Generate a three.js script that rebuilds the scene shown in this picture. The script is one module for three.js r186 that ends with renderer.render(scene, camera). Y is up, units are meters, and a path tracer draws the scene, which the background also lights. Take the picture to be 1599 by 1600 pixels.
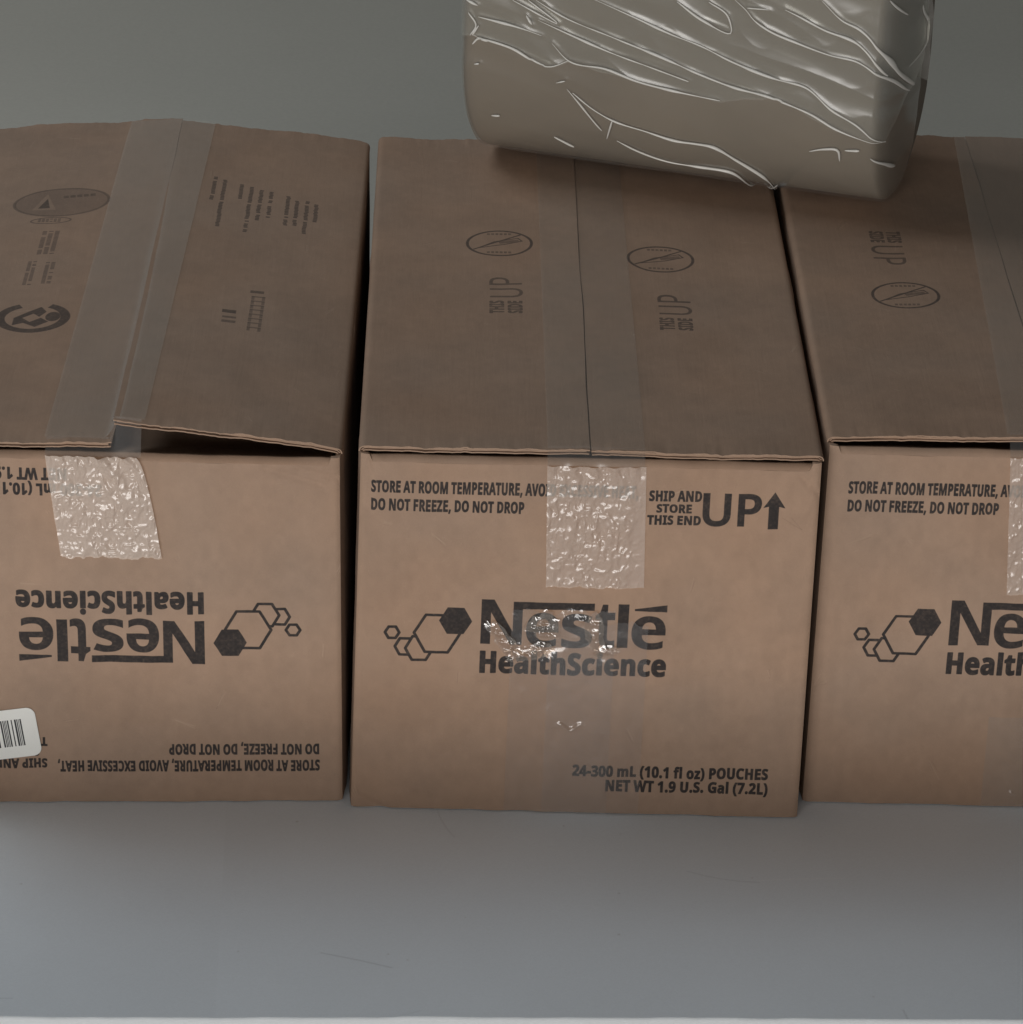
import * as THREE from 'three';
import { mergeGeometries, mergeVertices } from 'three/addons/utils/BufferGeometryUtils.js';
import { RectAreaLightUniformsLib } from 'three/addons/lights/RectAreaLightUniformsLib.js';

// ---------------------------------------------------------------- camera, light, exposure
const scene = new THREE.Scene();
scene.background = new THREE.Color(0.045, 0.045, 0.044); // the dim room around
const D2R = Math.PI / 180;
const camera = new THREE.PerspectiveCamera(15.174, 1023 / 1024, 0.05, 20);
camera.position.set(0, 0.957, 1.7097);
camera.rotation.order = 'YXZ';
camera.rotation.set(-26.2027 * D2R, 0, 1.8145 * D2R);
const renderer = new THREE.WebGLRenderer({ antialias: true });
renderer.toneMapping = THREE.LinearToneMapping;
renderer.toneMappingExposure = 1.0;
renderer.shadowMap.enabled = true;
RectAreaLightUniformsLib.init();
function areaLight(name, w, h, at, aim, intensity, color) {
  const l = new THREE.RectAreaLight(color, intensity, w, h);
  l.name = name; l.position.set(...at); l.lookAt(...aim); scene.add(l); return l;
}
// broad low light in front of the cartons, to the left of the lens: it lights their ends
areaLight('front_window_light', 2.1, 0.9, [-0.5, 0.5, 2.8], [0.02, 0.12, 0], 10.6, new THREE.Color(1.0, 0.97, 0.945));
// high soft light over the back of the shelf, left of the middle: it lights the tops and the shelf
areaLight('ceiling_window_light', 0.9, 0.9, [-1.0, 1.65, -0.46], [0.02, 0.05, 0.1], 3.6, new THREE.Color(0.92, 0.985, 1.04));

// ---------------------------------------------------------------- helpers
let seedState = 7;
const rnd = () => { seedState = (seedState + 0x6d2b79f5) | 0; let t = Math.imul(seedState ^ (seedState >>> 15), 1 | seedState); t = (t + Math.imul(t ^ (t >>> 7), 61 | t)) ^ t; return ((t ^ (t >>> 14)) >>> 0) / 4294967296; };
const hash = (x, y) => { let h = Math.imul(x, 374761393) + Math.imul(y, 668265263); h = Math.imul(h ^ (h >>> 13), 1274126177); return ((h ^ (h >>> 16)) >>> 0) / 4294967296; };
const sm = (t) => t * t * (3 - 2 * t);
function vnoise(x, y) {
  const xi = Math.floor(x), yi = Math.floor(y), fx = sm(x - xi), fy = sm(y - yi);
  const a = hash(xi, yi), b = hash(xi + 1, yi), c = hash(xi, yi + 1), d = hash(xi + 1, yi + 1);
  return a + (b - a) * fx + (c - a) * fy + (a - b - c + d) * fx * fy;
}
const fbm = (x, y, n = 4) => { let s = 0, a = 0.5, t = 0; for (let i = 0; i < n; i++) { s += a * vnoise(x + i * 17.3, y + i * 9.1); t += a; a *= 0.5; x *= 2.03; y *= 2.03; } return s / t; };
const clamp = (x, a, b) => Math.min(b, Math.max(a, x));

function addMesh(name, geo, mat, parent) {
  const m = new THREE.Mesh(geo, mat); m.name = name; m.castShadow = m.receiveShadow = true; (parent || scene).add(m); return m;
}
// a sheet with thickness: P(u, v) is its outer face (u, v in 0..1), uv(u, v) its texture coordinates
function sheet(P, nu, nv, t, uv = (u, v) => [u, v], flip = false) {
  const e = 1e-3, N = (u, v) => {
    const u0 = Math.max(0, u - e), u1 = Math.min(1, u + e), v0 = Math.max(0, v - e), v1 = Math.min(1, v + e);
    const n = P(u1, v).sub(P(u0, v)).cross(P(u, v1).sub(P(u, v0))).normalize(); return flip ? n.negate() : n;
  };
  const pos = [], uvs = [], idx = [];
  const grid = (f, nu, nv, rev) => {
    const b = pos.length / 3;
    for (let j = 0; j <= nv; j++) for (let i = 0; i <= nu; i++) { const [p, w] = f(i / nu, j / nv); pos.push(p.x, p.y, p.z); uvs.push(w[0], w[1]); }
    for (let j = 0; j < nv; j++) for (let i = 0; i < nu; i++) {
      const a = b + j * (nu + 1) + i, c = a + 1, d = a + nu + 1, g = d + 1;
      if (rev) idx.push(a, d, c, c, d, g); else idx.push(a, c, d, c, g, d);
    }
  };
  const inner = (u, v) => P(u, v).addScaledVector(N(u, v), -t);
  grid((u, v) => [P(u, v), uv(u, v)], nu, nv, flip);
  if (t > 0) {
    grid((u, v) => [inner(u, v), uv(u, v)], nu, nv, !flip);
    const mixp = (u, v, k) => (k < 0.5 ? P(u, v) : inner(u, v));
    grid((u, k) => [mixp(u, 0, k), uv(u, 0)], nu, 1, !flip);
    grid((u, k) => [mixp(u, 1, k), uv(u, 1)], nu, 1, flip);
    grid((k, v) => [mixp(0, v, k), uv(0, v)], 1, nv, !flip);
    grid((k, v) => [mixp(1, v, k), uv(1, v)], 1, nv, flip);
  }
  const g = new THREE.BufferGeometry();
  g.setAttribute('position', new THREE.Float32BufferAttribute(pos, 3));
  g.setAttribute('uv', new THREE.Float32BufferAttribute(uvs, 2));
  g.setIndex(idx); g.computeVertexNormals(); return g;
}
const V = (x, y, z) => new THREE.Vector3(x, y, z);

// ---------------------------------------------------------------- textures
function canvasOf(w, h) { const c = document.createElement('canvas'); c.width = w; c.height = h; return c; }
function texOf(c, srgb = true) {
  const t = new THREE.CanvasTexture(c); t.colorSpace = srgb ? THREE.SRGBColorSpace : THREE.NoColorSpace;
  t.magFilter = THREE.LinearFilter; t.wrapS = t.wrapT = THREE.RepeatWrapping; return t;
}
const KRAFT = [152, 126, 106];
// kraft liner: mottled pulp, short fibres and specks; mm = size of the piece in millimetres
function kraft(w, h, mmW, mmH, seed, paint, strength = 1) {
  const c = canvasOf(w, h), g = c.getContext('2d'), im = g.createImageData(w, h), d = im.data, sx = mmW / w, sy = mmH / h, o = seed * 31.7;
  for (let j = 0; j < h; j++) for (let i = 0; i < w; i++) {
    const x = i * sx, y = j * sy, k = (j * w + i) * 4;
    let m = 1 + 0.09 * (fbm(x / 34 + o, y / 34 - o, 3) - 0.5) + 0.06 * (fbm(x / 4 + o, y / 5, 3) - 0.5) + 0.05 * (hash(i + seed * 911, j) - 0.5);
    const warm = 0.04 * (fbm(x / 50 - o, y / 50 + o, 2) - 0.5);
    d[k] = KRAFT[0] * (m + warm); d[k + 1] = KRAFT[1] * m; d[k + 2] = KRAFT[2] * (m - warm); d[k + 3] = 255;
  }
  g.putImageData(im, 0, 0);
  const nf = Math.round(mmW * mmH / 22);
  for (let i = 0; i < nf; i++) {
    const x = rnd() * w, y = rnd() * h, a = rnd() * 6.28, l = (0.6 + rnd() * 1.8) / sx;
    g.strokeStyle = rnd() < 0.5 ? 'rgba(92,70,54,0.16)' : 'rgba(205,182,158,0.15)'; g.lineWidth = 0.12 / sx;
    g.beginPath(); g.moveTo(x, y); g.quadraticCurveTo(x + l * Math.cos(a) * 0.6 + 2, y + l * Math.sin(a) * 0.6, x + l * Math.cos(a + 0.4), y + l * Math.sin(a + 0.4)); g.stroke();
  }
  for (let i = 0; i < mmW * mmH / 2600; i++) { // rubbed and scuffed places
    const x = rnd() * w, y = rnd() * h, a = rnd() * 6.28, l = (3 + rnd() * 11) / sx; g.lineCap = 'round';
    for (let q = 0; q < 4; q++) { g.strokeStyle = rnd() < 0.65 ? `rgba(208,186,164,${0.06 + rnd() * 0.1})` : `rgba(96,74,58,${0.06 + rnd() * 0.1})`; g.lineWidth = (0.15 + rnd() * 0.35) / sx; const ox = (rnd() - 0.5) * 2 / sx, oy = (rnd() - 0.5) * 2 / sy; g.beginPath(); g.moveTo(x + ox, y + oy); g.lineTo(x + ox + l * Math.cos(a) * (0.4 + rnd() * 0.6), y + oy + l * Math.sin(a) * (0.4 + rnd() * 0.6)); g.stroke(); }
  }
  if (paint) { // ink goes on its own layer so that it can be thinned where the print is uneven
    const ic = canvasOf(w, h), ig = ic.getContext('2d');
    ig.save(); ig.scale(1 / sx, 1 / sy); ig.fillStyle = ig.strokeStyle = 'rgb(33,28,27)'; paint(ig); ig.restore();
    const ii = ig.getImageData(0, 0, w, h), p = ii.data;
    for (let j = 0; j < h; j++) for (let i = 0; i < w; i++) {
      const k = (j * w + i) * 4; if (!p[k + 3]) continue;
      const n = fbm(i * sx / 1.1 + o, j * sy / 1.1, 3), big = fbm(i * sx / 14 - o, j * sy / 14, 2);
      p[k + 3] *= strength * clamp(1.04 - 0.36 * n * n - 0.1 * big, 0, 1);
    }
    ig.putImageData(ii, 0, 0); g.drawImage(ic, 0, 0);
  }
  return texOf(c);
}
// relief of the board: fine pulp and the faint washboard of the flutes beneath
function boardBump() {
  const w = 512, c = canvasOf(w, w), g = c.getContext('2d'), im = g.createImageData(w, w), d = im.data;
  for (let j = 0; j < w; j++) for (let i = 0; i < w; i++) {
    const k = (j * w + i) * 4, fl = 0.5 + 0.5 * Math.sin(i / w * Math.PI * 2 * 14 + 0.6 * fbm(i / 90, j / 90, 2));
    const v = 128 + 60 * (fl - 0.5) + 70 * (fbm(i / 26, j / 26, 3) - 0.5) + 22 * (hash(i, j) - 0.5);
    d[k] = d[k + 1] = d[k + 2] = clamp(v, 0, 255); d[k + 3] = 255;
  }
  g.putImageData(im, 0, 0); return texOf(c, false);
}
const bumpSource = boardBump();
function bump(ru, rv, turn) { const t = bumpSource.clone(); t.repeat.set(ru, rv); if (turn) { t.rotation = Math.PI / 2; } t.needsUpdate = true; return t; }
function board(map, mmU, mmV, turn) {
  return new THREE.MeshStandardMaterial({ map, roughness: 0.82, bumpMap: bump(mmU / 100, mmV / 100, turn), bumpScale: 0.00026 });
}
// fit a string or letter exactly into a box given in mm (y downwards in the canvas)
function fit(g, s, x0, x1, y0, y1, weight = 'bold', family = 'sans-serif') {
  g.save(); g.font = `${weight} 100px ${family}`; g.textAlign = 'left'; g.textBaseline = 'alphabetic';
  const m = g.measureText(s), l = -m.actualBoundingBoxLeft, r = m.actualBoundingBoxRight, a = m.actualBoundingBoxAscent, b = m.actualBoundingBoxDescent;
  g.translate(x0, y0); g.scale((x1 - x0) / (r - l), (y1 - y0) / (a + b)); g.fillText(s, -l, a); g.restore();
}
// a line of capitals whose comma hangs below: fitted by cap height
function line(g, s, x0, x1, y0, y1, weight = 'bold') {
  g.save(); g.font = `${weight} 100px sans-serif`; g.textBaseline = 'alphabetic';
  const m = g.measureText(s), H = g.measureText('H').actualBoundingBoxAscent;
  g.translate(x0, y1); g.scale((x1 - x0) / m.width, (y1 - y0) / H); g.fillText(s, 0, 0); if (weight === 'bold') { g.lineWidth = 6; g.lineJoin = 'round'; g.strokeText(s, 0, 0); } g.restore();
}
function hexagon(g, cx, cy, rx, ry) { g.beginPath(); for (let k = 0; k < 6; k++) { const a = k * Math.PI / 3; g[k ? 'lineTo' : 'moveTo'](cx + rx * Math.cos(a), cy + ry * Math.sin(a) / 0.866); } g.closePath(); }
const W = 0.217, D = 0.41;
// the printed end of a carton, in mm, x from its middle, y up from its foot, drawn into 217 x 190 mm
function endPrint(dx, dy, turned) {
  return (g) => {
    g.save();
    if (turned) { g.translate(217, 190); g.rotate(Math.PI); }
    g.translate(108.5 + dx, 190 - dy); // now x from the middle, y negative upwards
    line(g, 'STORE AT ROOM TEMPERATURE, AVOID EXCESSIVE HEAT,', -103, 23, -180.2, -174.2);
    line(g, 'DO NOT FREEZE, DO NOT DROP', -103, -30.5, -170.6, -164.7);
    line(g, 'SHIP AND', 27.8, 53, -178.2, -173); line(g, 'STORE', 31.5, 48.5, -171.3, -167); line(g, 'THIS END', 27.5, 53, -165.4, -160.6);
    fit(g, 'UP', 54, 80.8, -177, -160.6, 'normal'); g.lineWidth = 1.1; g.save(); g.restore();
    // heavier strokes for UP
    g.save(); g.font = 'normal 100px sans-serif'; const mu = g.measureText('UP'); g.translate(54, -177);
    const ux = 26.8 / (mu.actualBoundingBoxRight + mu.actualBoundingBoxLeft), uy = 16.4 / (mu.actualBoundingBoxAscent + mu.actualBoundingBoxDescent);
    g.scale(ux, uy); g.lineWidth = 5; g.strokeText('UP', mu.actualBoundingBoxLeft, mu.actualBoundingBoxAscent); g.restore();
    g.beginPath(); [[87.2, -178.6], [92.4, -170.2], [89.4, -170.9], [89.4, -159.2], [84.6, -159.2], [84.6, -170.9], [82, -170.2]].forEach((p, i) => g[i ? 'lineTo' : 'moveTo'](...p)); g.closePath(); g.fill();
    // the emblem of six-sided cells
    g.lineWidth = 1.4; g.lineJoin = 'round';
    hexagon(g, -90.9, -98.9, 3.4, 3.1); g.stroke();
    hexagon(g, -84.8, -91.4, 4.6, 4.3); g.stroke();
    const erase = (f) => { g.save(); g.globalCompositeOperation = 'destination-out'; f(); g.fill(); g.restore(); };
    hexagon(g, -77.8, -90.6, 6.6, 6.3); erase(() => {}); hexagon(g, -77.8, -90.6, 6.6, 6.3); g.stroke();
    hexagon(g, -69.6, -98.9, 10.9, 10.2); erase(() => {}); hexagon(g, -69.6, -98.9, 10.9, 10.2); g.stroke();
    hexagon(g, -60.9, -106.2, 7.6, 7); g.fill(); g.lineWidth = 0.5; g.stroke();
    // wordmark: the bar of the N runs over the next letters, the accent is a wedge
    const poly = (...p) => { g.beginPath(); p.forEach((q, i) => g[i ? 'lineTo' : 'moveTo'](...q)); g.closePath(); g.fill(); };
    poly([-48.8, -94.2], [-48.8, -118.4], [-42.8, -118.4], [-33.6, -101.2], [-33.6, -117.6], [4.9, -117.6], [4.9, -113.8], [-29.2, -113.8], [-29.2, -94.2], [-34.6, -94.2], [-44.2, -111.6], [-44.2, -94.2]);
    fit(g, 'e', -27.6, -11.6, -112.2, -93.2); fit(g, 's', -10.6, 4.6, -112.2, -93.2); fit(g, 't', 5.4, 15.2, -117.4, -93.4); poly([16.2, -94], [16.2, -117.6], [21.3, -117.6], [21.3, -94]);
    fit(g, 'e', 22.6, 39.4, -111.6, -93.2); poly([24, -115.2], [39.4, -117.4], [39.4, -113.6], [24, -114.2]);
    line(g, 'HealthScience', -49.6, 40.6, -90.1, -78.7);
    line(g, '24-300 mL (10.1 fl oz) POUCHES', -2, 92.8, -27.2, -21.2);
    line(g, 'NET WT 1.9 U.S. Gal (7.2L)', 14, 93, -19, -13);
    g.restore();
  };
}
// no-knife mark: ring, blade and stroke, and an up mark that reads along the carton
function knifeMark(g, x, y) {
  g.save(); g.translate(x, y); g.lineWidth = 1.5; g.beginPath(); g.arc(0, 0, 16.6, 0, 7); g.stroke();
  g.lineWidth = 1.1; g.beginPath(); g.moveTo(-13.5, 8); g.lineTo(11, -11.5); g.stroke();
  g.rotate(-0.25); g.lineWidth = 0.8; g.beginPath(); g.moveTo(-12, 3.2); g.lineTo(-2, -2.6); g.lineTo(11, -4.2); g.lineTo(12, 0); g.lineTo(2, 2.2); g.closePath(); g.stroke();
  g.globalAlpha = 0.55; g.fillRect(0, -2.5, 10.5, 3.4); g.globalAlpha = 1; g.rotate(0.25);
  g.globalAlpha = 0.6; for (let k = 0; k < 6; k++) { g.fillRect(-6.5 + k * 2.2, -13.6, 1.5, 2.4); g.fillRect(-6.5 + k * 2.2, 11, 1.5, 2.4); } g.restore();
}
function upMark(g, x, y, turn, faint) { // origin: start of the words, reading away along the carton
  g.save(); g.translate(x, y); g.rotate(turn); g.globalAlpha = faint;
  line(g, 'THIS', 0, 16, -16.5, -9.6); line(g, 'SIDE', 0, 16, -7.6, -0.6); line(g, 'UP', 18, 47, -16.5, 0, 'normal'); g.restore();
}

// ---------------------------------------------------------------- setting: one pale laminate surface under and behind the cartons, and the wall it runs to
const lam = canvasOf(1024, 1024); {
  const g = lam.getContext('2d'), im = g.createImageData(1024, 1024), d = im.data;
  for (let j = 0; j < 1024; j++) for (let i = 0; i < 1024; i++) {
    const k = (j * 1024 + i) * 4, m = 1 + 0.05 * (fbm(i / 190, j / 190, 4) - 0.5) + 0.02 * (hash(i, j) - 0.5) + 0.012 * (fbm(i / 120 + 9, j / 60, 3) - 0.5);
    d[k] = 231 * m; d[k + 1] = 238 * m; d[k + 2] = 243 * m; d[k + 3] = 255;
  }
  g.putImageData(im, 0, 0);
  for (let i = 0; i < 45; i++) { // hairline scratches, specks and dull rub marks
    const x = rnd() * 1024, y = rnd() * 1024, a = rnd() * 6.28, l = 8 + rnd() * 60; g.lineWidth = 0.6 + rnd() * 0.7; g.strokeStyle = rnd() < 0.6 ? `rgba(120,124,128,${0.08 + rnd() * 0.14})` : `rgba(255,255,255,${0.15 + rnd() * 0.2})`;
    g.beginPath(); g.moveTo(x, y); g.quadraticCurveTo(x + l * 0.5 * Math.cos(a) + 3, y + l * 0.5 * Math.sin(a), x + l * Math.cos(a + 0.15), y + l * Math.sin(a + 0.15)); g.stroke();
  }
  for (let i = 0; i < 46; i++) { g.fillStyle = `rgba(120,114,108,${0.1 + rnd() * 0.2})`; const r = 0.4 + rnd() * 0.6; g.beginPath(); g.arc(rnd() * 1024, rnd() * 1024, r, 0, 7); g.fill(); }
}
const lamTex = texOf(lam); lamTex.repeat.set(1.6, 1.6);
const laminate = new THREE.MeshStandardMaterial({ map: lamTex, roughness: 0.55 });
{
  // board swept along x, 32 mm thick; an upright rail with a rounded top stands along its front
  const slab = (pts, steps) => { const sh = new THREE.Shape(); pts(sh); const g = new THREE.ExtrudeGeometry(sh, { depth: 3, bevelEnabled: false, curveSegments: 8, steps: steps || 1 }); g.translate(0, 0, -1.5); g.rotateY(-Math.PI / 2); return g; };
  const RAIL = 0.082;
  const m = addMesh('shelf', slab((sh) => { sh.moveTo(-0.84, 0); sh.lineTo(-0.0005, 0); sh.lineTo(-0.0005, -0.032); sh.lineTo(-0.84, -0.032); sh.closePath(); }), laminate);
  m.position.set(0.0073, 0, 0.3966); m.rotation.y = 3.1 * D2R; m.userData.kind = 'structure';
  const rail = slab((sh) => { const r = 0.0014, t = 0.003; sh.moveTo(0, -0.032); sh.lineTo(0, RAIL - r); sh.absarc(r, RAIL - r, r, Math.PI, Math.PI / 2, true); sh.lineTo(t - r, RAIL); sh.absarc(t - r, RAIL - r, r, Math.PI / 2, 0, true); sh.lineTo(t, -0.032); sh.closePath(); }, 600);
  { const p = rail.attributes.position; for (let i = 0; i < p.count; i++) { const x = p.getX(i); if (p.getY(i) > 0.05) p.setY(i, p.getY(i) + 0.0016 * (fbm(x * 14 + 3, 1.1, 2) - 0.5) + 0.0009 * (fbm(x * 70, 4.4, 2) - 0.5)); } rail.computeVertexNormals(); }
  addMesh('front_rail', rail,
    new THREE.MeshPhysicalMaterial({ color: new THREE.Color(0.86, 0.88, 0.89), transmission: 0.62, thickness: 0, roughness: 0.95 }), m);
  // grey painted ledge that carries on behind the shelf to a far wall
  const wc = canvasOf(1024, 1024), wg = wc.getContext('2d'), wi = wg.createImageData(1024, 1024), wd = wi.data;
  for (let j = 0; j < 1024; j++) for (let i = 0; i < 1024; i++) { const k = (j * 1024 + i) * 4, n = 1 + 0.05 * (fbm(i / 160, j / 160, 4) - 0.5) + 0.025 * (hash(i, j) - 0.5); wd[k] = 190 * n; wd[k + 1] = 188 * n; wd[k + 2] = 179 * n; wd[k + 3] = 255; }
  wg.putImageData(wi, 0, 0); const wt = texOf(wc), wt2 = wt.clone(); wt.repeat.set(2, 1); wt2.repeat.set(2, 1.5);
  const ledge = addMesh('ledge', new THREE.BoxGeometry(3.2, 0.05, 1.5), new THREE.MeshStandardMaterial({ map: wt, roughness: 0.8 }));
  ledge.position.set(0, -0.029, -1.215); ledge.rotation.y = 3.1 * D2R; ledge.userData.kind = 'structure';
  const wall = addMesh('wall', new THREE.BoxGeometry(3.4, 2.4, 0.1), new THREE.MeshStandardMaterial({ map: wt2, roughness: 0.85 }));
  wall.position.set(0, 1.15, -2.02); wall.rotation.y = 3.1 * D2R; wall.userData.kind = 'structure';
}

// ---------------------------------------------------------------- cartons
const plainKraft = kraft(768, 768, 200, 200, 3);
const tapeClear = new THREE.MeshPhysicalMaterial({ color: new THREE.Color(0.95, 0.95, 0.94), transmission: 0.96, thickness: 0, roughness: 0.26, ior: 1.5 });
const tapeDull = new THREE.MeshPhysicalMaterial({ color: new THREE.Color(0.97, 0.97, 0.96), transmission: 0.97, thickness: 0, roughness: 0.3, ior: 1.5, specularIntensity: 0.65 });
const tapeCrinkled = new THREE.MeshPhysicalMaterial({ color: new THREE.Color(0.86, 0.74, 0.64), transmission: 0.55, thickness: 0, roughness: 0.22, ior: 1.6 });

const tapeThin = new THREE.MeshPhysicalMaterial({ color: new THREE.Color(0.86, 0.74, 0.64), transmission: 0.66, thickness: 0, roughness: 0.23, ior: 1.58 });

function makeCarton(o) {
  const c = new THREE.Group(); c.name = o.name; scene.add(c);
  c.position.set(o.x, 0, o.z); c.rotation.y = o.yaw * D2R;
  c.userData = { label: o.label, category: 'carton', group: 'cardboard cartons in a row' };
  const Hb = o.H, t = 0.0026, rc = 0.004, rf = 0.003, Ht = Hb + t + 0.0014, half = W / 2, y0 = 0.0005, so = o.seed * 13.1;
  // cartons stand a little out of square: foot spread to one side, foot of the end turned back
  const warp = (p) => { const k = 1 - clamp(p.y / Hb, 0, 1); p.x += k * (o.spread[0] * clamp(0.5 - p.x / W, 0, 1) + o.spread[1] * clamp(0.5 + p.x / W, 0, 1)); p.z += k * o.twist * (p.x / half) * clamp(1 + p.z / D, 0, 1); return p; };
  const wob = (a, b, s = 1) => s * 0.0016 * (fbm(a * 9 + so, b * 9 - so, 3) - 0.5);
  const faceZ = (x, y) => { const u = clamp(x / (W - 2 * rc) + 0.5, 0, 1), v = clamp((y - y0) / (Hb - rf - y0), 0, 1); return Math.min(1, Math.min(u, 1 - u) * 14) * (o.bulge * Math.sin(Math.PI * u) * Math.sin(Math.PI * v) + wob(u * 2, v * 2)); };
  // body ring: straight run of each panel plus an eighth turn at either end
  function panel(len, top, bulge, nu, nv, place, k) {
    const st = len - 2 * rc, arc = rc * Math.PI / 4, L = st + 2 * arc;
    return sheet((u, v) => {
      const s = u * L - L / 2, corner = sm(clamp((Math.abs(s) - st / 2 + 0.003) / 0.002, 0, 1)), y = y0 + v * (top + corner * Math.max(0, Ht - rf - top) - y0); let x, z;
      if (Math.abs(s) <= st / 2) { x = s; z = 0; } else { const a = (Math.abs(s) - st / 2) / rc; x = Math.sign(s) * (st / 2 + rc * Math.sin(a)); z = -rc * (1 - Math.cos(a)); }
      const fade = Math.min(1, (half * 2 > 0 ? Math.min(u, 1 - u) : 0) * 14);
      if (k === 0 && o.dents) for (const [x0, yy0, x1, yy1, w, h] of o.dents) { const dx = x1 - x0, dy = yy1 - yy0, q = clamp(((x - x0) * dx + (y - yy0) * dy) / (dx * dx + dy * dy), 0, 1), dd = Math.hypot(x - x0 - q * dx, y - yy0 - q * dy); z += h * Math.exp(-Math.pow(dd / w, 2)); }
      z += fade * (bulge * Math.sin(Math.PI * u) * Math.sin(Math.PI * Math.min(1, v * 1.0)) + wob(u * 2 + k, v * 2));
      return warp(place(x, y, z));
    }, nu, nv, t, (u, v) => [u, v]);
  }
  const front = board(o.front, 217, 190), plain = board(plainKraft, 200, 200);
  addMesh('front_panel', panel(W, Hb - rf, o.bulge, 150, 110, (x, y, z) => V(x, y, z), 0), front, c);
  addMesh('back_panel', panel(W, Hb - rf, 0.001, 20, 12, (x, y, z) => V(-x, y, -D - z), 3), plain, c);
  addMesh('side_panel', panel(D, Ht - rf, 0.0012, 30, 12, (x, y, z) => V(half + z, y, -D / 2 - x), 5), plain, c);
  addMesh('side_panel', panel(D, Ht - rf, 0.0012, 30, 12, (x, y, z) => V(-half - z, y, -D / 2 + x), 7), plain, c);
  addMesh('bottom_panel', sheet((u, v) => V((u - 0.5) * (W - 0.012), 0.004, -0.006 - v * (D - 0.012)), 2, 2, 0.0032), plain, c);
  // minor flaps folded in under the top: rounded fold and 95 mm of board
  const minor = (place) => sheet((u, v) => {
    const x = (u - 0.5) * (W - 2 * rc - 0.002), q = v * (rf * Math.PI / 2 + 0.095); let y, z;
    if (q < rf * Math.PI / 2) { const a = q / rf; y = Hb - rf + rf * Math.sin(a); z = -rf * (1 - Math.cos(a)); } else { const r = q - rf * Math.PI / 2; y = Hb - 0.34 * Math.min(r, o.sink) - 0.01 * r; z = -rf - r; }
    y += 0.0007 * (fbm(x * 60 + so, q * 30, 3) - 0.5) * (q > 0.001 ? 1 : 0);
    return place(x, y, z + wob(u * 2, 1.98) * 0.5);
  }, 40, 26, t * 0.8, (u, v) => [u, v * 0.45]);
  addMesh('end_flap', minor((x, y, z) => V(x, y, z)), plain, c);
  addMesh('end_flap', minor((x, y, z) => V(-x, y, -D - z)), plain, c);
  // major flaps: fold at the side, run to the seam, lifted as given at [front seam, back seam]
  const lift = (side, a, v) => { const [lf, lb] = side < 0 ? o.liftLeft : o.liftRight; return (lf + (lb - lf) * sm(clamp(v, 0, 1))) * Math.pow(a, o.bow); };
  const seam = (v) => o.seamShift[0] + (o.seamShift[1] - o.seamShift[0]) * v + 0.0012 * (fbm(v * 7 + so, 2.2, 2) - 0.5);
  const topY = (side, a, v) => Ht + lift(side, a, v) + 0.0012 * (fbm(a * 3 + so, v * 6 + side, 3) - 0.5) * Math.min(1, a * 6) - 0.0008 * Math.sin(Math.PI * a) * o.sag;
  function major(side) {
    const set = side < 0 ? o.setLeft : o.setRight, arc = rf * Math.PI / 2;
    const layer = (drop, inset, thick, rough, nu, nv) => sheet((u, v) => {
      const gap = 0.0001 + 0.0005 * vnoise(v * 9 + so, side) * (1 - 0.8 * v) + inset, xs = half + (side < 0 ? seam(v) : -seam(v)) - gap, len = arc + (xs - rf), q = u * len; let xo, y, a = 0;
      if (q < arc) { const w = q / rf; xo = rf * (1 - Math.cos(w)) + drop * Math.cos(w); y = Ht - rf + (rf - drop) * Math.sin(w); } else { xo = rf + q - arc; a = (q - arc) / (len - arc); y = topY(side, a, v) - drop; }
      const edge = Math.exp(-v * D / 0.008) + Math.exp(-(1 - v) * D / 0.008); // crushed, slightly curled cut edges
      y += rough * edge * Math.min(1, a * 8) * (0.0016 * (fbm(u * 7 + so, 5.1 + side, 2) - 0.42) + 0.0009 * (fbm(u * 38 + so, 8.2, 2) - 0.5));
      const cut = set[0] + inset + rough * (0.0018 * (fbm(u * 13 + so, 3.3 + side, 3) - 0.5) + 0.0006 * (hash(Math.round(u * 46), 40 + side + o.seed) - 0.5));
      return V(side * (half - xo), y, -v * D - cut * Math.max(0, 1 - v * 8) + cut * Math.max(0, 1 - (1 - v) * 8));
    }, nu, nv, thick, (u, v) => [side < 0 ? u : 1 - u, v], side > 0);
    return mergeGeometries([layer(0, 0, 0.0006, 1, 92, 60), layer(0.0007, 0.0016, 0.0012, 0, 20, 30), layer(0.002, 0.0003, 0.0006, 0.6, 60, 40)]);
  }
  addMesh('top_flap', major(-1), o.topLeft ? board(o.topLeft, 108, 410, true) : board(plainKraft, 108, 410, true), c);
  addMesh('top_flap', major(1), o.topRight ? board(o.topRight, 108, 410, true) : board(plainKraft, 108, 410, true), c);
  const surfaceY = (x, z) => { // top of the closed flaps
    const v = clamp(-z / D, 0, 1), s = seam(v), side = x < s ? -1 : 1;
    const a = clamp(side < 0 ? (x + half) / (half + s) : (half - x) / (half - s), 0, 1);
    return topY(side, a, v);
  };
  // tape along the seam, bedded on both flaps
  const T = o.tape;
  addMesh('seam_tape', sheet((u, v) => {
    const z = -T.start - v * (D - T.start - 0.004), vv = clamp(-z / D, 0, 1), x = T.x0 + (T.x1 - T.x0) * u + T.drift * vv;
    const s = seam(vv), w = clamp((x - s + 0.004) / 0.008, 0, 1), yl = surfaceY(Math.min(x, s - 1e-4), z), yr = surfaceY(Math.max(x, s + 1e-4), z);
    return V(x, yl + (yr - yl) * sm(w) + 0.0006 + 0.0002 * fbm(u * 30, v * 120 + so, 2), z);
  }, 40, 120, 0), o.dull ? tapeDull : tapeClear, c);
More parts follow.
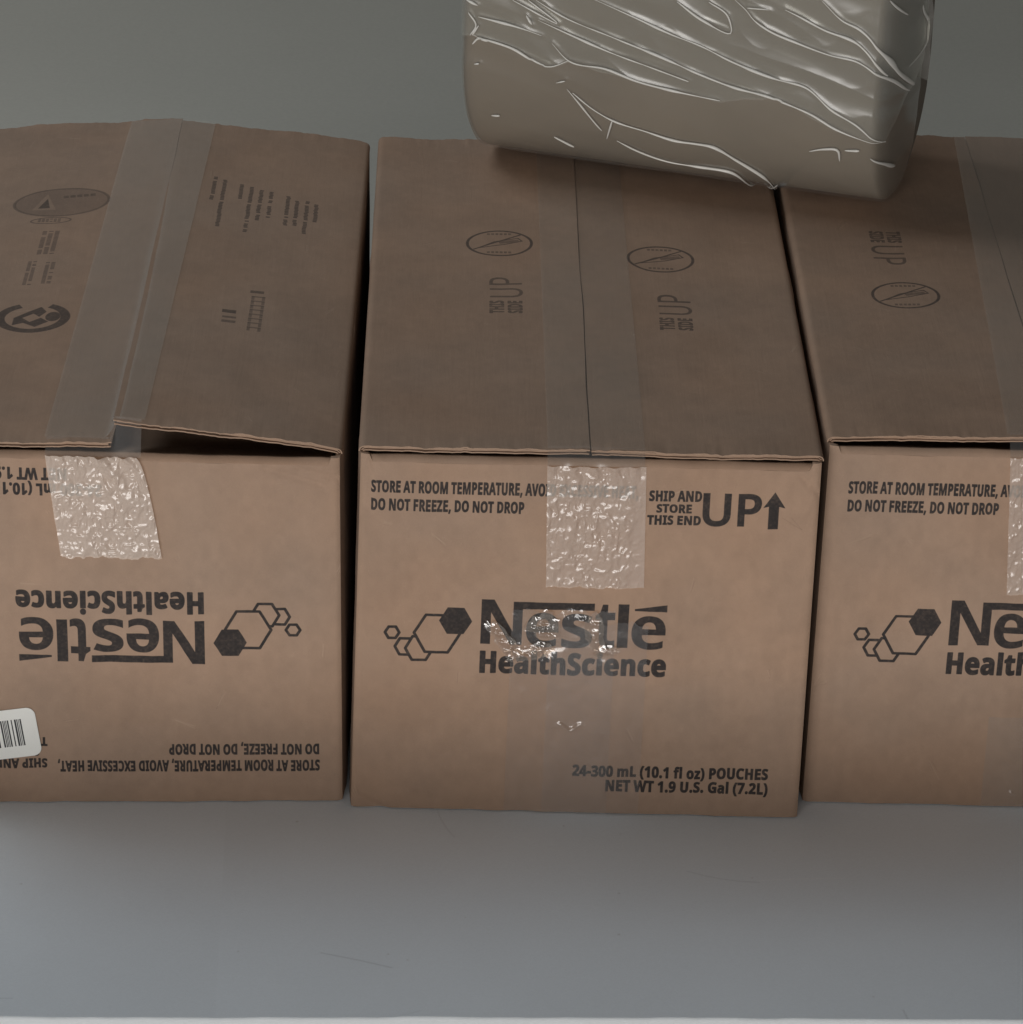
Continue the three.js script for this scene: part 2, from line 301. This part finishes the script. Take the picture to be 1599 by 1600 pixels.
  // its crinkled end, folded down over the front
  // creased film: facets between sharp folds at two scales, folds running mostly downwards
  const crinkle = (x, y, amp, sc = 1) => {
    const wx = x + 0.0025 * (fbm(x * 160, y * 160 + so, 2) - 0.5), wy = y + 0.003 * (fbm(x * 150 + 7, y * 150 - so, 2) - 0.5);
    const f1 = Math.abs(2 * vnoise(wx * 310 * sc + so, wy * 190 * sc) - 1), f2 = Math.abs(2 * vnoise(wx * 560 * sc - so, wy * 450 * sc + 5) - 1), f3 = vnoise(wx * 1050 * sc, wy * 900 * sc);
    return amp * (0.85 * (1 - f1) + 0.6 * (1 - f2) + 0.09 * f3);
  };
  const kit = { Hb, Ht, surfaceY, so, warp, faceZ };
  addMesh('tape_span', sheet((u, v) => o.tapeSpan(u, v, kit), 24, 12, 0), tapeClear, c);
  addMesh('tape_end', sheet((u, v) => warp(o.tapeEnd(u, v, crinkle, kit)), 110, 130, 0), o.dull ? tapeThin : tapeCrinkled, c);
  if (o.extra) o.extra(c, crinkle, kit);
  return c;
}

const flapW = 108.5, flapL = 410; // mm; canvas: x across the carton, y = 0 at the back edge
const flapTex = (seed, paint) => kraft(440, 1660, flapW, flapL, seed, paint, 0.62);
const at = (g, x0) => g.translate(-x0, 0);

// left carton, standing on its head
const leftTopL = flapTex(11, (g) => {
  g.save(); g.translate(108.5, 410); // x from the seam (negative), y: z of the carton
  g.save(); g.translate(-51.5, -143); g.lineWidth = 4.6; g.beginPath(); g.arc(0, 0, 15.6, -1.1, 4.25); g.stroke(); // ring mark
  g.beginPath(); [[-9, 0], [-3, -7], [3, -13], [6, -7], [3, -1], [8, 5], [2, 11], [-4, 6], [-9, 9]].forEach((p, i) => g[i ? 'lineTo' : 'moveTo'](...p)); g.closePath(); g.fill();
  g.globalCompositeOperation = 'destination-out'; g.beginPath(); g.moveTo(-5, 0); g.lineTo(0, -5); g.lineTo(4, 0); g.lineTo(-1, 5); g.closePath(); g.fill(); g.globalCompositeOperation = 'source-over';
  g.beginPath(); g.ellipse(9.6, -1, 3.6, 5.6, 0, 0, 7); g.fill(); g.restore();
  g.globalAlpha = 0.62; // faint lines of small print, too fine to read
  const block = (x, y, w, h, n) => { for (let k = 0; k < n; k++) for (let q = 0; q < h; q += 1.6) if (rnd() > 0.16) g.fillRect(x + k * w / n, y + q, w / n * 0.72, 1.25); };
  block(-61, -213, 5, 30, 2); block(-52, -211, 5.5, 27, 2); block(-58, -252, 9.5, 29, 3);
  g.lineWidth = 1; g.beginPath(); g.ellipse(-55.5, -266, 10, 4, -0.06, 0, 7); g.stroke(); block(-62, -268.5, 12, 4.5, 6);
  g.globalAlpha = 0.5; g.save(); g.translate(-52.5, -291); g.rotate(-0.1); g.lineWidth = 1.6; g.beginPath(); g.ellipse(0, 0, 24, 19, 0, 0, 7); g.stroke(); g.globalAlpha = 0.3; g.fill();
  g.globalAlpha = 0.8; g.globalCompositeOperation = 'destination-out'; g.beginPath(); g.moveTo(-15, 9); g.lineTo(-7, -13); g.lineTo(-3, 10); g.closePath(); g.fill(); g.globalCompositeOperation = 'source-over'; g.globalAlpha = 0.9; g.beginPath(); g.moveTo(-12, 7); g.lineTo(-7, -6); g.lineTo(-6, 7); g.closePath(); g.fill();
  g.globalAlpha = 0.6; for (let k = 0; k < 5; k++) g.fillRect(1 + k * 3.4, -9, 2.6, 3.4); g.restore();
  g.restore();
});
const leftTopR = flapTex(12, (g) => {
  g.save(); g.translate(0, 410); g.globalAlpha = 0.85;
  const dash = (x, z0, z1, w) => { for (let z = z0; z < z1; z += 2.1) if (rnd() > 0.1) g.fillRect(x + (rnd() - 0.5) * 0.5, z, w, 1.75); };
  [[23.5, -325, -290], [29, -322, -255], [38.5, -318, -298], [44, -316, -252], [49.5, -313, -270], [55, -312, -275], [64.5, -308, -268], [69.5, -305, -269], [75, -304, -259], [80, -301, -276]].forEach(([x, a, b]) => dash(x, a, b, 2.1));
  g.fillRect(40.5, -147, 7, 4); g.globalAlpha = 0.6; g.fillRect(41, -139, 7, 2.4); g.fillRect(41, -134, 7, 3);
  g.globalAlpha = 0.7; g.fillRect(53, -175, 7, 3.2); g.globalAlpha = 0.5; for (let z = -168; z < -127; z += 5.6) { g.fillRect(54, z, 7, 1.6); g.fillRect(54, z, 1.6, 5); g.fillRect(59.4, z, 1.6, 5); }
  g.restore();
});
makeCarton({
  name: 'carton', label: 'leftmost brown carton with upside-down print, lifted top flap and a white barcode sticker', seed: 1,
  x: -0.188, z: 0.0981, yaw: 0.85, H: 0.187, bulge: 0.0015, sag: 0, spread: [0, 0.0028], twist: -0.006, sink: 0.03, bow: 0.8, dents: [[0.072, 0.1815, 0.1, 0.1735, 0.0013, -0.0012], [0.088, 0.1815, 0.106, 0.1775, 0.0012, -0.0011], [0.04, 0.1822, 0.062, 0.1815, 0.001, 0.0006]],
  front: kraft(1302, 1140, 217, 190, 1, endPrint(5.5, -8, true)), topLeft: leftTopL, topRight: leftTopR,
  liftLeft: [0.0012, 0.0105], liftRight: [0.0118, 0.0105], setLeft: [0.002, 0], setRight: [0.0045, 0], seamShift: [0.002, 0.004],
  tape: { x0: -0.0305, x1: 0.0165, drift: 0.006, start: 0.0068 },
  tapeSpan(u, q, k) { const x = -0.0295 + 0.0445 * u, z0 = -0.007, ys = k.surfaceY(x, z0) + 0.0007; return V(x, ys + (0.1865 - ys) * q, z0 + q * 0.0085); },
  tapeEnd(u, v, crinkle, k) {
    const yTop = 0.1865, len = 0.052, q = v;
    const rag = (fbm(u * 26 + k.so, 1.7, 2) - 0.5) * 0.003, y = yTop - q * (len + rag);
    const xl = -0.0295 + 0.006 * q, xr = 0.013 + 0.0108 * Math.pow(q, 0.62), x = xl + (xr - xl) * u;
    const fold = 0.0022 * Math.exp(-Math.pow((u - 0.62 - 0.5 * (q - 0.05)) / 0.05, 2)) * Math.exp(-q * 3.5) + 0.0016 * Math.exp(-Math.pow((u - 0.86 - 0.5 * q) / 0.04, 2)) * Math.exp(-q * 4);
    const streak = 0.0007 * Math.max(0, Math.sin(u * 46)) * Math.exp(-q * 7);
    return V(x, y, 0.0005 + k.faceZ(x, y) + crinkle(x, y, 0.0011) + fold + streak);
  },
  extra(c, crinkle, k) {
    // rounded sticker with a bar code, its left part outside the picture
    const w = 0.062, h = 0.0262, r = 0.0042, s = new THREE.Shape();
    s.moveTo(-w / 2 + r, -h / 2); s.lineTo(w / 2 - r, -h / 2); s.absarc(w / 2 - r, -h / 2 + r, r, -Math.PI / 2, 0); s.lineTo(w / 2, h / 2 - r); s.absarc(w / 2 - r, h / 2 - r, r, 0, Math.PI / 2);
    s.lineTo(-w / 2 + r, h / 2); s.absarc(-w / 2 + r, h / 2 - r, r, Math.PI / 2, Math.PI); s.lineTo(-w / 2, -h / 2 + r); s.absarc(-w / 2 + r, -h / 2 + r, r, Math.PI, Math.PI * 1.5);
    const g = new THREE.ExtrudeGeometry(s, { depth: 0.0003, bevelEnabled: false, curveSegments: 8 });
    const p = g.attributes.position, uv = []; for (let i = 0; i < p.count; i++) uv.push(p.getX(i) / w + 0.5, p.getY(i) / h + 0.5);
    g.setAttribute('uv', new THREE.Float32BufferAttribute(uv, 2));
    const cv = canvasOf(1024, 432), q = cv.getContext('2d'); q.fillStyle = 'rgb(226,225,219)'; q.fillRect(0, 0, 1024, 432);
    for (let i = 0; i < 900; i++) { q.fillStyle = `rgba(150,148,140,${0.05 + rnd() * 0.08})`; q.fillRect(rnd() * 1024, rnd() * 432, 2 + rnd() * 5, 1 + rnd() * 3); }
    q.fillStyle = 'rgb(40,40,42)'; let x = 905; const run = [9, 5, 4, 5, 6, 4, 11, 14, 7, 16, 9, 5, 5, 4, 5, 4, 6, 5, 10, 22, 12, 12, 6, 8, 18, 6, 6, 10, 8, 5];
    run.forEach((n, i) => { const ww = n * 1.25; x -= ww; if (i % 2 === 0) q.fillRect(x, 92, ww, 238); });
    q.fillRect(560, 60, 110, 14);
    const m = addMesh('label', g, new THREE.MeshStandardMaterial({ map: texOf(cv), roughness: 0.45 }), c);
    m.userData.label = 'white rounded sticker with a black bar code';
    const seat = k.warp(V(-0.0672, 0.0362, k.faceZ(-0.0672, 0.0362))), ahead = k.warp(V(-0.0372, 0.0362, k.faceZ(-0.0372, 0.0362))), above = k.warp(V(-0.0672, 0.0482, k.faceZ(-0.0672, 0.0482)));
    m.position.copy(seat).add(V(0, 0, 0.0006)); m.rotation.order = 'YXZ'; m.rotation.set(-Math.atan2(above.z - seat.z, 0.012) * -1, -Math.atan2(ahead.z - seat.z, 0.03), 8.2 * D2R);
  },
});

// middle carton
const midTopL = flapTex(21, (g) => { g.save(); g.translate(108.5, 410); knifeMark(g, -40.7, -254); upMark(g, -29.5, -163, -Math.PI / 2, 0.7); g.restore(); });
const midTopR = flapTex(22, (g) => { g.save(); g.translate(0, 410); knifeMark(g, 41.6, -239); upMark(g, 54, -146, -Math.PI / 2, 0.8); g.restore(); });
makeCarton({
  name: 'carton_001', label: 'middle brown carton facing upright, torn tape across its dark wordmark', seed: 2,
  x: 0.0365, z: 0.0945, yaw: 1.27, H: 0.19, bulge: 0.002, sag: 1, dull: true, spread: [-0.0028, 0], twist: 0.001, sink: 0.012, bow: 1.15, dents: [[0.098, 0.184, 0.106, 0.176, 0.0014, -0.001], [-0.106, 0.18, -0.101, 0.186, 0.0012, -0.0008], [-0.104, 0.006, -0.092, 0.0, 0.002, -0.0012]],
  front: kraft(1302, 1140, 217, 190, 2, endPrint(0, 0, false)), topLeft: midTopL, topRight: midTopR,
  liftLeft: [0.0006, 0.0012], liftRight: [0.0002, 0.0006], setLeft: [0.0025, 0], setRight: [0.0025, 0], seamShift: [-0.0005, 0],
  tape: { x0: -0.0205, x1: 0.025, drift: 0, start: 0.0048 },
  tapeSpan(u, q, k) { const x = -0.0205 + 0.0455 * u, z0 = -0.005, ys = k.surfaceY(x, z0) + 0.0007; return V(x, ys + (k.Hb - 0.0025 - ys) * q, z0 + q * 0.0062 + 0.0014 * Math.sin(q * Math.PI) * vnoise(u * 9, 3)); },
  tapeEnd(u, v, crinkle, k) {
    const yTop = k.Hb - 0.0025, len = 0.0625, q = v, rag = (fbm(u * 22 + k.so, 4.1, 2) - 0.5) * 0.0016, y = yTop - q * (len + rag), x = -0.0205 + 0.0018 * q + 0.0462 * u;
    const calm = 0.3 + 0.7 * sm(clamp((0.96 - u) * 5, 0, 1)); // better stuck down along its right side
    return V(x, y, 0.0005 + k.faceZ(x, y) + crinkle(x, y, 0.001) * calm * (0.45 + 0.9 * fbm(x * 90, y * 70, 2)) + 0.0012 * Math.max(0, Math.sin(u * 30)) * Math.exp(-q * 12));
  },
  extra(c, crinkle, k) {
    // older tape from underneath: two overlapping strips, bubbled where their ends lie on the wordmark
    const strip = (x0, x1, top, z, bub) => addMesh('bottom_tape', sheet((u, v) => {
      const rag = 0.007 * (fbm(u * 9 + z * 4000, 6.6, 3) - 0.5), y = 0.001 + v * (top + rag - 0.001), x = x0 + (x1 - x0) * u;
      const b = Math.max(0, fbm(x * 75 + 3.1, y * 80 + 1.2, 2) - 0.36) * 3.2 * sm(clamp((y - 0.076) / 0.012, 0, 1));
      const hill = 0.0016 * Math.exp(-(Math.pow((x + 0.019) / 0.009, 2) + Math.pow((y - 0.104) / 0.008, 2)));
      const nick = 0.0013 * Math.exp(-Math.pow((y - 0.049 - 0.0016 * Math.sin(x * 620 + 1)) / 0.0012, 2)) * Math.exp(-Math.pow((x + 0.005) / 0.0075, 4));
      return k.warp(V(x, y, 0.0006 + k.faceZ(x, y) + z + b * crinkle(x, y, bub) + hill * bub * 500 + nick));
    }, 90, 170, 0), new THREE.MeshPhysicalMaterial({ color: new THREE.Color(0.96, 0.955, 0.95), transmission: 0.97, thickness: 0, roughness: 0.16, ior: 1.55 }), c);
    strip(-0.034, 0.015, 0.112, 0, 0.0012); strip(-0.016, 0.0305, 0.106, 0.0004, 0.0008);
    // loosened, whitened shreds of that tape across the wordmark
    const shredMat = new THREE.MeshPhysicalMaterial({ color: new THREE.Color(0.86, 0.78, 0.7), transmission: 0.9, thickness: 0, roughness: 0.1, ior: 1.9 });
    const shred = (x0, y0, rx, ry, sd, turn) => addMesh('tape_shred', sheet((u, v) => {
      const a = u * Math.PI * 2, r = v * (0.55 + 0.9 * fbm(Math.cos(a) * 2.2 + sd, Math.sin(a) * 2.2 - sd, 3)), ex = Math.cos(a) * r * rx, ey = Math.sin(a) * r * ry;
      const x = x0 + ex * Math.cos(turn) - ey * Math.sin(turn), y = y0 + ex * Math.sin(turn) + ey * Math.cos(turn);
      return k.warp(V(x, y, 0.0015 + k.faceZ(x, y) + crinkle(x, y, 0.0016, 1.25) * (1 - 0.6 * v)));
    }, 60, 26, 0), shredMat, c);
    shred(-0.0375, 0.0965, 0.013, 0.0045, 2.1, -0.85); shred(-0.029, 0.0885, 0.0095, 0.0042, 3.7, 0.25); shred(-0.0185, 0.1045, 0.0085, 0.007, 5.2, 0.3); shred(0.0055, 0.101, 0.0042, 0.0105, 7.9, 0.12); shred(0.011, 0.0915, 0.007, 0.003, 9.3, 0.2); shred(-0.02, 0.092, 0.006, 0.0035, 12.4, 0.1);
  },
});

// right carton, cut by the edge of the picture
const rightTopL = flapTex(31, (g) => { g.save(); g.translate(108.5, 410); knifeMark(g, -54.2, -175); upMark(g, -66, -262, Math.PI / 2, 0.75); g.restore(); });
makeCarton({
  name: 'carton_002', label: 'rightmost brown carton, facing upright and cut off by the picture edge', seed: 3,
  x: 0.2556, z: 0.0754, yaw: 1.02, H: 0.1925, bulge: 0.001, sag: 0, dull: true, spread: [-0.001, 0], twist: 0, sink: 0.016, bow: 0.9,
  front: kraft(1302, 1140, 217, 190, 5, endPrint(5, -4.5, false)), topLeft: rightTopL, topRight: null,
  liftLeft: [0.0022, 0.0006], liftRight: [0.002, 0.0006], setLeft: [0.004, 0], setRight: [0.004, 0], seamShift: [0, 0],
  tape: { x0: -0.024, x1: 0.024, drift: 0.018, start: 0.0068 },
  tapeSpan(u, q, k) { const x = -0.0225 + 0.047 * u, z0 = -0.007, ys = k.surfaceY(x, z0) + 0.0007; return V(x, ys + (k.Hb - 0.0025 - ys) * q, z0 + q * 0.0082); },
  tapeEnd(u, v, crinkle, k) {
    const yTop = k.Hb - 0.0025, len = 0.0715, q = v, y = yTop - q * (len + (fbm(u * 22, 8.1, 2) - 0.5) * 0.002), x = -0.0225 + 0.0045 * q + 0.047 * u;
    return V(x, y, 0.0005 + k.faceZ(x, y) + crinkle(x, y, 0.001));
  },
  extra(c, crinkle, k) {
    addMesh('bottom_tape', sheet((u, v) => { const x = -0.021 + 0.046 * u, y = 0.001 + v * 0.05; return V(x, y, 0.0006 + k.faceZ(x, y) + 0.0014 * Math.exp(-Math.pow((x + 0.0063) / 0.0014, 2) - Math.pow((y - 0.0085) / 0.001, 2)) + 0.0002 * fbm(x * 300, y * 300, 2)); }, 60, 60, 0), tapeClear, c);
  },
});

// ---------------------------------------------------------------- the film-wrapped package on top
{
  const pack = new THREE.Group(); pack.name = 'wrapped_package'; scene.add(pack);
  pack.userData = { label: 'package in creased clear plastic film, lying on the middle and right cartons', category: 'package' };
  pack.position.set(0.094, 0.1962, -0.2763); pack.rotation.y = -17 * D2R;
  const Wd = 0.243, dep = 0.13, Rx = 0.0105, Ry = 0.068, Rz = 0.065, Hh = 0.28, cx = Wd / 2 - Rx, q0 = Ry * Math.PI / 2;
  // s runs across, t up from the line of contact; off = distance outside the body
  const surf = (s, t, off = 0) => {
    const ax = Math.sign(s) * clamp((Math.abs(s) - cx) / Rx, 0, Math.PI / 2);
    const tt = Hh - 2 * Ry + 2 * q0, low = t < q0, high = t > tt - q0;
    const ay = low ? -(q0 - t) / Ry : high ? (t - (tt - q0)) / Ry : 0, yc = low ? Ry : high ? Hh - Ry : Ry + t - q0;
    const ca = Math.cos(ay), n = V(Math.sin(ax) * ca, Math.sin(ay), Math.cos(ax) * ca);
    return V(clamp(s, -cx, cx) + Rx * n.x, yc + Ry * n.y, dep / 2 - Rz + Rz * n.z).addScaledVector(n, off);
  };
  const sMax = cx + Rx * Math.PI / 2, tMax = Hh - 2 * Ry + 2 * q0;
  const cv = canvasOf(512, 512); { const g = cv.getContext('2d'), im = g.createImageData(512, 512), d = im.data; for (let j = 0; j < 512; j++) for (let i = 0; i < 512; i++) { const k = (j * 512 + i) * 4, m = 1 + 0.12 * (fbm(i / 80, j / 40, 4) - 0.5) + 0.03 * (hash(i, j) - 0.5); d[k] = 124 * m; d[k + 1] = 115 * m; d[k + 2] = 102 * m; d[k + 3] = 255; } g.putImageData(im, 0, 0); }
  const skin = (side) => sheet((u, v) => { const p = surf((u * 2 - 1) * sMax, v * tMax); if (side < 0) { p.x = -p.x; p.z = -p.z; } return p; }, 60, 60, 0);
  const body = mergeVertices(mergeGeometries([skin(1), skin(-1)]), 1e-5);
  addMesh('package_body', body, new THREE.MeshStandardMaterial({ map: texOf(cv), roughness: 0.75 }), pack);
  // creases of the film in mm: [half width, height, s, t, s, t ...]
  const creases = [[1.6,2.2,-108.0,121.5,-86.5,117.2,-63.8,109.8,-53.6,114.6],[1.2,1.8,-63.2,123.1,-53.6,114.6,-32.6,113.0,-15.0,108.2,2.6,106.1,16.7,104.5,30.3,103.4],[1.1,1.5,-104.6,132.7,-79.7,129.0,-68.9,126.3],[1.1,1.6,-71.2,134.8,-51.3,128.4,-29.8,122.0,-8.2,117.2,12.8,111.9],[1,1.4,-76.8,145.5,-60.4,134.3,-85.4,144.4],[1.3,2,-72.9,146.0,-58.7,139.1,-29.8,130.6,-1.4,122.6,15.6,117.2,37.1,111.9,56.4,109.2,65.5,106.6,79.7,102.9,91.6,97.0,116.5,90.6],[1.3,2,-41.1,150.3,-16.7,142.8,4.8,135.9,15.6,132.7,36.6,125.8,59.3,119.4,75.7,117.2,89.9,107.1,105.2,99.7,116.5,89.5],[1.1,1.6,3.7,155.1,17.9,147.1,34.3,142.3,32.0,150.8,21.3,156.7],[1.3,1.9,34.9,159.9,41.7,154.5,45.7,150.8,52.5,146.6,70.0,140.7,87.6,136.4,102.9,134.8,114.8,127.4,122.2,109.8],[1.3,1.9,80.8,165.7,93.3,155.6,101.8,152.4,109.2,147.1,114.3,139.6,119.4,124.2,123.9,109.2],[1,1.4,41.7,156.7,53.6,156.7],[1.2,1.6,62.1,158.3,69.5,155.6,83.1,149.7,102.4,143.9,111.4,135.4,116.0,127.4],[1,1.6,-54.7,98.1,-48.5,91.1,-36.6,74.1],[1.2,2,-51.3,96.5,-39.4,87.9,-29.8,82.6,-11.6,77.8,6.0,74.1,16.2,74.1,25.2,73.5,36.6,65.5,49.6,52.8,50.8,6.9],[1,1.5,-29.8,82.6,-34.3,68.2],[1.2,2,-28.6,68.2,-17.3,60.2,-2.0,53.8,13.9,52.8,31.5,51.7,40.0,4.3,57.0,42.1],[1.3,1.4,78.5,79.9,86.5,83.1,93.9,83.1,94.4,76.2],[1.3,1.4,97.3,83.7,105.8,85.3],[1,1.2,110.9,81.0,116.0,74.6,120.5,66.6],[1.2,1.6,124.5,152.9,125.1,125.2,122.2,124.7],[1,1.2,114.8,168.9,120.5,155.6],[1.3,1.4,-104.1,127.4,-107.5,121.5],[1.2,1.2,-106.9,105.0,-103.5,106.1],[1.2,1.2,-98.4,74.1,-93.9,74.6],[1.2,1.2,-64.4,63.4,-58.7,58.6,-54.2,55.4],[1.2,1,-61.0,100.7,-55.3,102.9],[1.3,1.5,-78.0,136.4,-74.6,131.6],[1.2,1,-110,134,-106,127,-109,121],[1.3,1,-108,116,-104,119.5,-99,119],[1.1,1,-111,141,-105,138.5]];
const segs = []; for (const c of creases) for (let i = 2; i + 3 < c.length; i += 2) segs.push([1.5, 0.22, c[i], c[i + 1], c[i + 2], c[i + 3]]);
  const ridge = (s, t) => { // height of the film at s, t (mm)
    let h = 0; for (const [w, a, x0, y0, x1, y1] of segs) {
      if (s < Math.min(x0, x1) - 4 || s > Math.max(x0, x1) + 4 || t < Math.min(y0, y1) - 4 || t > Math.max(y0, y1) + 4) continue;
      const dx = x1 - x0, dy = y1 - y0, k = clamp(((s - x0) * dx + (t - y0) * dy) / (dx * dx + dy * dy), 0, 1), d = Math.hypot(s - x0 - k * dx, t - y0 - k * dy);
      const q = a * (0.72 + 0.5 * vnoise(s / 7 + w * 50, t / 7)) * Math.exp(-Math.pow(d / w, 2)); if (q > h) h = q;
    } return h;
  };
  const film = new THREE.MeshPhysicalMaterial({ color: new THREE.Color(0.9, 0.89, 0.86), transmission: 0.94, thickness: 0, roughness: 0.2, ior: 1.55 });
  const overlap = new THREE.MeshPhysicalMaterial({ color: new THREE.Color(0.86, 0.86, 0.82), transmission: 0.88, thickness: 0, roughness: 0.22, ior: 1.5 });
  const t0 = 0.012, t1 = 0.2;
  addMesh('film', sheet((u, v) => {
    const s = (u * 2 - 1) * sMax, t = t0 + (t1 - t0) * v, a = s * 1000, b = t * 1000;
    const slack = 0.5 * (fbm(a / 60 - b / 200, (b + a * 0.27) / 13, 2) - 0.3) + 0.55 * (1 - Math.abs(2 * vnoise(a / 38, (b + a * 0.25) / 14 + 9) - 1));
    return surf(s, t, (0.9 + Math.max(0, slack) + ridge(a, b)) / 1000);
  }, 520, 360, 0), film, pack);
  // a second turn of the film over the upper half
  const hem = [[-116.0,119.4], [-108.0,121.0], [-86.5,116.2], [-63.8,108.7], [-53.6,113.5], [-15.0,107.1], [30.3,102.9], [60.4,108.7], [91.6,95.9], [116.5,89.5], [122.8,108.2], [127.3,115.6]];
  const low = (a) => { let i = 0; while (i < hem.length - 2 && a > hem[i + 1][0]) i++; const k = clamp((a - hem[i][0]) / (hem[i + 1][0] - hem[i][0]), 0, 1); return hem[i][1] + (hem[i + 1][1] - hem[i][1]) * k + 2 * (fbm(a / 9, 3.3, 2) - 0.5); };
  addMesh('film_overlap', sheet((u, v) => {
    const a = (u * 2 - 1) * sMax * 1000, b0 = low(a), b = b0 + (200 - b0) * v;
    const pleat = 0.75 * (1 - Math.abs(2 * vnoise(a / 46 + 3, (b + a * 0.3) / 11) - 1)) + 0.35 * (1 - Math.abs(2 * vnoise((a + b) / 19, (b - a * 0.5) / 15 + 4) - 1)) + 0.7 * Math.max(0, fbm(a / 60, (b + a * 0.3) / 17 + 7, 2) - 0.4) + 0.5 * Math.max(0, fbm(a / 20 - b / 30, b / 16, 2) - 0.5);
    return surf(a / 1000, b / 1000, (1.5 + pleat + 1.1 * ridge(a, b)) / 1000);
  }, 480, 240, 0), overlap, pack);
  // sharp folds: the film rolled on itself along each crease, pinched out at both ends
  const foldMat = new THREE.MeshPhysicalMaterial({ color: new THREE.Color(0.86, 0.85, 0.81), transmission: 0.34, thickness: 0, roughness: 0.26, ior: 1.5 });
  for (const c of creases) {
    const flat = []; for (let i = 2; i < c.length; i += 2) flat.push(V(c[i] + (rnd() - 0.5) * 0.8, c[i + 1] + (rnd() - 0.5) * 0.8, 0));
    const curve = new THREE.CatmullRomCurve3(flat, false, 'chordal', 0.5), n = Math.max(10, Math.round(curve.getLength() / 1.6)), R = 0.36 + 0.16 * c[0], sd = rnd() * 40;
    const pts = []; for (let i = 0; i <= n; i++) { const q = curve.getPointAt(i / n); pts.push([q.x, q.y, R * Math.pow(Math.max(0.02, Math.sin(Math.PI * i / n)), 0.35) * (0.45 + 1.1 * vnoise(i / 5 + sd, 2))]); }
    const pos = [], idx = [], K = 7;
    pts.forEach(([a, b, r], i) => {
      const [a0, b0] = pts[Math.max(0, i - 1)], [a1, b1] = pts[Math.min(n, i + 1)], l = Math.hypot(a1 - a0, b1 - b0) || 1, nx = -(b1 - b0) / l, ny = (a1 - a0) / l, base = 2.2 + (b > low(a) ? 1.2 : 0);
      for (let k = 0; k < K; k++) { const w = k / K * Math.PI * 2, p = surf((a + nx * r * Math.cos(w)) / 1000, (b + ny * r * Math.cos(w)) / 1000, (base + r * Math.sin(w) * 1.25) / 1000); pos.push(p.x, p.y, p.z); if (i < n) { const A = i * K + k, B = i * K + (k + 1) % K; idx.push(A, A + K, B, B, A + K, B + K); } }
    });
    const g = new THREE.BufferGeometry(); g.setAttribute('position', new THREE.Float32BufferAttribute(pos, 3)); g.setAttribute('uv', new THREE.Float32BufferAttribute(new Float32Array(pos.length / 3 * 2), 2)); g.setIndex(idx); g.computeVertexNormals();
    addMesh('film_fold', g, foldMat, pack);
  }
  // welded seam of the film standing off the right-hand corner, and the gathered film at the left
  const fin = (s0, ta, tb, w, sd) => addMesh('film_seam', sheet((u, v) => {
    const t = (ta + (tb - ta) * v) / 1000, off = (0.8 + u * w * (0.6 + 0.8 * fbm(v * 5 + sd, 1.3, 2))) / 1000, p = surf(s0 / 1000, t, off);
    p.z += u * 0.0035 + 0.0012 * Math.sin(v * 19 + sd) * u; return p;
  }, 10, 80, 0), overlap, pack);
  fin(127, 108, 195, 5, 2.2); fin(-127, 112, 190, 3.2, 6.1);
}

renderer.render(scene, camera);
